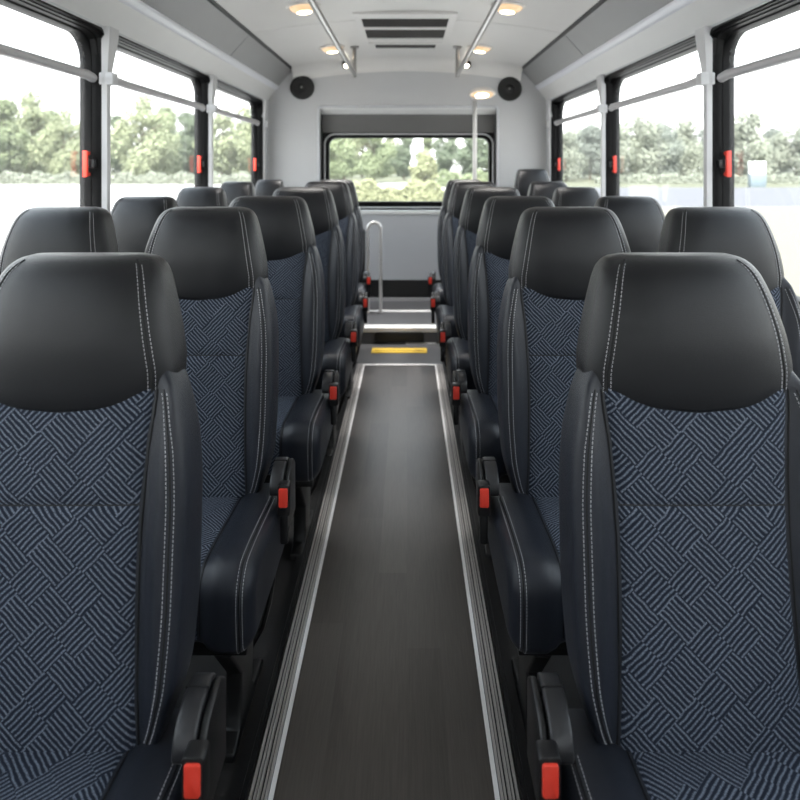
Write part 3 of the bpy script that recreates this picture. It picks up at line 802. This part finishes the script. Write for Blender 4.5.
# stanchion with a lamp
r = empty('stanchion_pole', (.572, 5.42, PZ))
m = MB(); m.tube([(0, 0, 0), (0, 0, 1.80)], .019, 16); m.lathe([(.05, 0), (.05, .008), (.024, .02)], (0, 0, 0), (0, 0, 1), 24); m.build('pole', M['steel'], r)
m = MB(); m.lathe([(.02, 0), (.03, .012), (.016, .03)], (0, 0, 1.79), (0, 0, 1), 16); m.build('pole_cap', M['bar'], r)
tag(r, 'upright steel pole before the right side of the rear window', 'pole')
n = Vector((0, -.26, -1)).normalized()
r2 = empty('disc_lamp', (.572 + .062, 5.42, PZ + 1.845))
m = MB(); m.lathe([(.03, -.028), (.095, -.022), (.112, -.006), (.114, .006), (.106, .012), (.095, .008)], (0, 0, 0), n, 40); m.build('shade', M['lamp_ring'], r2)
m = MB(); m.lathe([(.096, .004), (.094, .010), (.07, .013), (.05, .014)], (0, 0, 0), n, 40); tag(m.build('lens', M['lens'], r2), 'glowing warm lens')
m = MB(); m.lathe([(.055, .013), (.05, .018), (.001, .02)], (0, 0, 0), n, 32); tag(m.build('bulb', M['lamp_rear'], r2), 'bright lit bulb')
tag(r2, 'flat round lit lamp at the top of the steel pole near the right speaker', 'lamp')

# handrail hoop and padded modesty panel
r = empty('handrail', (-.275, 5.40, PZ))
pts = [(-.054, 0, 0), (-.054, 0, .70)]
for k in range(1, 12):
    a = PI - k * PI / 12; pts.append((.054 * math.cos(a), 0, .705 + .054 * math.sin(a)))
pts += [(.054, 0, .70), (.054, 0, 0)]
m = MB(); m.tube(pts, .0145, 14); m.build('tube', M['steel_bright'], r)
for x in (-.054, .054):
    m = MB(); m.lathe([(.03, 0), (.03, .006), (.016, .014)], (x, 0, 0), (0, 0, 1), 20); m.build('flange', M['steel'], r)
tag(r, 'hooped steel handrail standing on the rear platform, left of the aisle', 'handrail')
m = MB(); m.prism(rrect(-.66, -.352, PZ, .83, .03, 5), 5.38, 5.42, 'y')
tag(m.build('modesty_panel', M['plastic'], bevel=.008, seg=3), 'black padded partition panel beside the hooped handrail', 'panel')

# ------------------------------------------------------------------ outside
GZ = -.8
m = MB(); m.box(-260, 260, -120, 320, GZ - .1, GZ)
struct('ground', m, M['concrete'], 'pale sunlit paving around the bus', smooth=False)
def slab(name, x0, x1, y0, y1, h, mm, label):
    q = MB(); q.box(x0, x1, y0, y1, GZ, GZ + h)
    o = q.build(name, mm, smooth=False); tag(o, label, None, None, 'structure'); return o
slab('road', 7, 240, 33, 61, .01, M['asphalt'], 'pale grey road crossing outside the right windows')
slab('gravel_verge', 6, 240, 3, 32.5, .01, M['sand'], 'pale yellow gravel outside the right windows')
slab('grass_verge', 3, 240, 61.5, 220, .02, M['grass'], 'dry grass beyond the road')
slab('lawn', -240, -16, 71, 220, .02, M['grass'], 'dry grass under the left tree line')
slab('rear_lawn', -16, 3, 78, 220, .02, M['grass'], 'grass under the trees behind the bus')

def leaf_quads(mb, pos, nrm, size, rnd):
    t = nrm.orthogonal().normalized(); b = nrm.cross(t)
    a = rnd.random() * 2 * PI; t, b = t * math.cos(a) + b * math.sin(a), b * math.cos(a) - t * math.sin(a)
    s = size * (.6 + .8 * rnd.random()); i = len(mb.v)
    mb.v += [tuple(pos - t * s), tuple(pos + b * s * .55), tuple(pos + t * s), tuple(pos - b * s * .55)]
    mb.f.append((i, i + 1, i + 2, i + 3))
def crown_mesh(seed, H, W, n=5200, conif=False):
    rnd = random.Random(seed); mb = MB(); blobs = []
    z0 = H * .10
    for k in range(26):
        t = rnd.random(); z = z0 + (H - z0) * (.08 + .86 * t)
        env = W / 2 * (math.sin(PI * min(1, (.18 + .82 * t))) ** .6 if not conif else (1.05 - t))
        a = rnd.random() * 2 * PI; q = env * math.sqrt(rnd.random()) * .72
        br = W * (.16 + .11 * rnd.random()) * (1 - .35 * t)
        blobs.append((Vector((q * math.cos(a), q * math.sin(a), z)), br))
    tot = sum(b[1] ** 2 for b in blobs)
    for c, br in blobs:
        for k in range(int(n * br * br / tot)):
            d = Vector((rnd.gauss(0, 1), rnd.gauss(0, 1), rnd.gauss(0, 1))).normalized()
            p = c + d * br * (.55 + .5 * rnd.random())
            if p.z < z0 * .6: continue
            nn = (d + Vector((rnd.gauss(0, .5), rnd.gauss(0, .5), rnd.gauss(0, .5) + .3))).normalized()
            leaf_quads(mb, p, nn, .24, rnd)
    return mb
def trunk_mesh(seed, H):
    rnd = random.Random(seed); mb = MB()
    mb.tube([(0, 0, -.1), (.03, 0, H * .1), (-.05, .05, H * .3), (.05, 0, H * .6), (0, 0, H * .85)], [.24, .19, .16, .10, .03], 8)
    for k in range(6):
        a = rnd.random() * 2 * PI; z = H * (.25 + .4 * rnd.random()); l = H * .22
        mb.tube([(0, 0, z), (math.cos(a) * l * .5, math.sin(a) * l * .5, z + l * .4), (math.cos(a) * l, math.sin(a) * l, z + l * .7)], [.09, .06, .02], 6)
    return mb
TPROTO = []
for i, (H, W, li) in enumerate(((11, 8.5, 0), (10, 9, 1), (12, 8, 2), (9.5, 8, 1), (5.2, 4.6, 3), (9.5, 9.5, 4), (10, 9, 5))):
    r = empty('tree', (0, 0, GZ))
    o = crown_mesh(11 + i, H, W, 3200 if i == 4 else 8500).build('crown', LEAF[li], r, smooth=False)
    trunk_mesh(31 + i, H).build('trunk', M['bark'], r)
    TPROTO.append([r, False, H])
PLACED = []
def tree(px, D, H, k, label, group, x=None):
    p = TPROTO[k]
    r = p[0] if not p[1] else copy_tree(p[0]); p[1] = True
    sc = H / p[2]; k0 = (px - 407) / 642
    while any(math.hypot(k0 * D - a, D - b) < (H + h) * .43 for a, b, h in PLACED): D += 2; sc *= 1.012
    PLACED.append((k0 * D, D, H))
    r.location = ((px - 407) * D / 642 if x is None else x, D, GZ); r.scale = (sc, sc, sc); r.rotation_euler = (0, 0, random.random() * 6.28)
    tag(r, label, 'tree', group)
WORD = ['first', 'second', 'third', 'fourth', 'fifth', 'sixth', 'seventh', 'eighth', 'ninth', 'tenth', 'eleventh', 'twelfth', 'thirteenth', 'fourteenth', 'fifteenth']
left_t = [(-22, 80, 10.0, 0), (32, 78, 11.6, 1), (4, 92, 11.2, 0), (64, 90, 9.6, 1), (92, 90, 9.4, 0), (118, 93, 9.6, 2), (143, 79, 10.4, 1), (166, 95, 10.4, 0), (187, 84, 9.2, 2), (206, 95, 9.2, 0), (222, 82, 8.8, 3), (246, 82, 9.6, 1), (268, 96, 9.5, 0), (50, 108, 11, 0), (154, 108, 10.5, 2)]
for i, (px, D, H, k) in enumerate(sorted(left_t)):
    tree(px, D, H, k, 'sunlit green tree in the tree line outside the left windows, %s from the left' % WORD[i], 'trees outside the left windows')
rear_t = [(318, 88, 9.2, 0), (344, 70, 7.2, 0), (374, 66, 6.6, 0), (362, 96, 8.6, 1), (330, 100, 9.5, 2), (404, 92, 7.0, 2), (390, 118, 8.0, 1), (446, 100, 8.2, 2), (474, 92, 9.0, 2), (500, 96, 9.0, 0), (428, 118, 7.2, 0)]
for i, (px, D, H, k) in enumerate(sorted(rear_t)):
    tree(px, D, H, k, 'green tree beyond the rear window, %s from the left' % WORD[i], 'trees beyond the rear window')
tree(425, 52, 3.1, 4, 'small round yellow-green tree beyond the rear window, centre', 'trees beyond the rear window')
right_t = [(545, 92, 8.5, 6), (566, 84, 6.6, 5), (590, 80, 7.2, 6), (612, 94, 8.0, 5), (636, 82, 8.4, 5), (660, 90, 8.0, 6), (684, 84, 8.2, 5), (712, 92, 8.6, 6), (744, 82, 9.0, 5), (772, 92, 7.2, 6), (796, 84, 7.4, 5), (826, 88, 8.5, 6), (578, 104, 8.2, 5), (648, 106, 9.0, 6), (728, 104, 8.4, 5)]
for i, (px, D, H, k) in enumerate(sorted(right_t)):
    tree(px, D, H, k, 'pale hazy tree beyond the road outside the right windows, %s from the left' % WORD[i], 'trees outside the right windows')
def hedge(x0, x1, y0, y1, h, n, li, label, size=.16):
    rnd = random.Random(int(x0 * 7) + 3); mb = MB()
    for k in range(n):
        x = x0 + (x1 - x0) * rnd.random(); hh = h * (.8 + .2 * math.sin(x * 1.9) + .12 * math.sin(x * 5.3))
        if rnd.random() < .55: p = Vector((x, y0 + .2 * rnd.random(), GZ + hh * rnd.random())); d = Vector((0, -1, .3))
        else: p = Vector((x, y0 + (y1 - y0) * rnd.random(), GZ + hh - .12 * rnd.random())); d = Vector((0, -.2, 1))
        d = (d + Vector((rnd.gauss(0, .5), rnd.gauss(0, .5), rnd.gauss(0, .5)))).normalized()
        leaf_quads(mb, p, d, size, rnd)
    mb.box(x0 + .1, x1 - .1, y0 + .15, y1 - .1, GZ, GZ + h * .55)
    tag(mb.build('hedge', LEAF[li], smooth=False), label, 'hedge')
hedge(-5.2, 6.2, 35.5, 37.2, 1.25, 6000, 3, 'low clipped bright green hedge just beyond the rear window')
hedge(3.2, 16, 66, 68, 1.5, 3000, 0, 'clipped green hedge behind the low hedge, right of the rear view', .2)
hedge(-62, -17, 73, 74.5, 1.25, 7000, 4, 'long pale hedge along the foot of the left tree line', .22)
hedge(22, 60, 74, 75.5, 1.1, 5000, 4, 'dry low hedge along the foot of the right tree line', .22)
# roadside cabinet
r = empty('roadside_cabinet', (350 * 62 / 642, 62, GZ))
m = MB(); m.box(-.75, .75, -.3, .3, 0, 1.3); m.build('cabinet_body', M['sign_dark'], r, bevel=.04)
m = MB(); m.box(-.8, .8, -.12, .12, 1.3, 2.5); tag(m.build('sign_board', M['sign_white'], r, bevel=.03), 'white sign board')
tag(r, 'dark roadside cabinet with a white board beyond the road on the right', 'cabinet')

# ------------------------------------------------------------------ light
w = bpy.data.worlds.new('sky'); scene.world = w; w.use_nodes = True
nt = w.node_tree; bg = nt.nodes['Background']
tc = nt.nodes.new('ShaderNodeTexCoord'); sp = nt.nodes.new('ShaderNodeSeparateXYZ'); nt.links.new(tc.outputs['Generated'], sp.inputs[0])
cr_ = nt.nodes.new('ShaderNodeValToRGB')
cr_.color_ramp.elements[0].position = 0.0; cr_.color_ramp.elements[0].color = (1.0, .99, .97, 1)
cr_.color_ramp.elements[1].position = 0.7; cr_.color_ramp.elements[1].color = (.78, .88, 1.0, 1)
nt.links.new(sp.outputs['Z'], cr_.inputs['Fac']); nt.links.new(cr_.outputs['Color'], bg.inputs['Color'])
bg.inputs['Strength'].default_value = 1.25
sun = bpy.data.lights.new('sun', 'SUN'); sun.energy = 6.0; sun.angle = math.radians(3); sun.color = (1, .96, .9)
so = bpy.data.objects.new('sun', sun); COL.objects.link(so)
so.rotation_euler = (math.radians(36), 0, math.radians(-8))

# ------------------------------------------------------------------ camera
cam = bpy.data.cameras.new('camera'); co = bpy.data.objects.new('camera', cam); COL.objects.link(co)
co.location = (0, 0, 1.36); co.rotation_euler = (PI / 2, 0, 0)
cam.sensor_width = 36; cam.lens = 642 / 800 * 36
cam.shift_x = -7 / 800; cam.shift_y = -235 / 800
cam.dof.use_dof = True; cam.dof.focus_distance = 1.45; cam.dof.aperture_fstop = 4.2
cam.clip_start = .05; cam.clip_end = 1000
scene.camera = co
scene.view_settings.view_transform = 'Standard'; scene.view_settings.look = 'None'
scene.view_settings.gamma = 1; scene.view_settings.use_curve_mapping = False
scene.view_settings.exposure = 2.02
try:
    scene.cycles.max_bounces = 10; scene.cycles.diffuse_bounces = 6; scene.cycles.transparent_max_bounces = 16
    scene.cycles.use_denoising = True
    scene.cycles.sample_clamp_indirect = 6
except Exception: pass
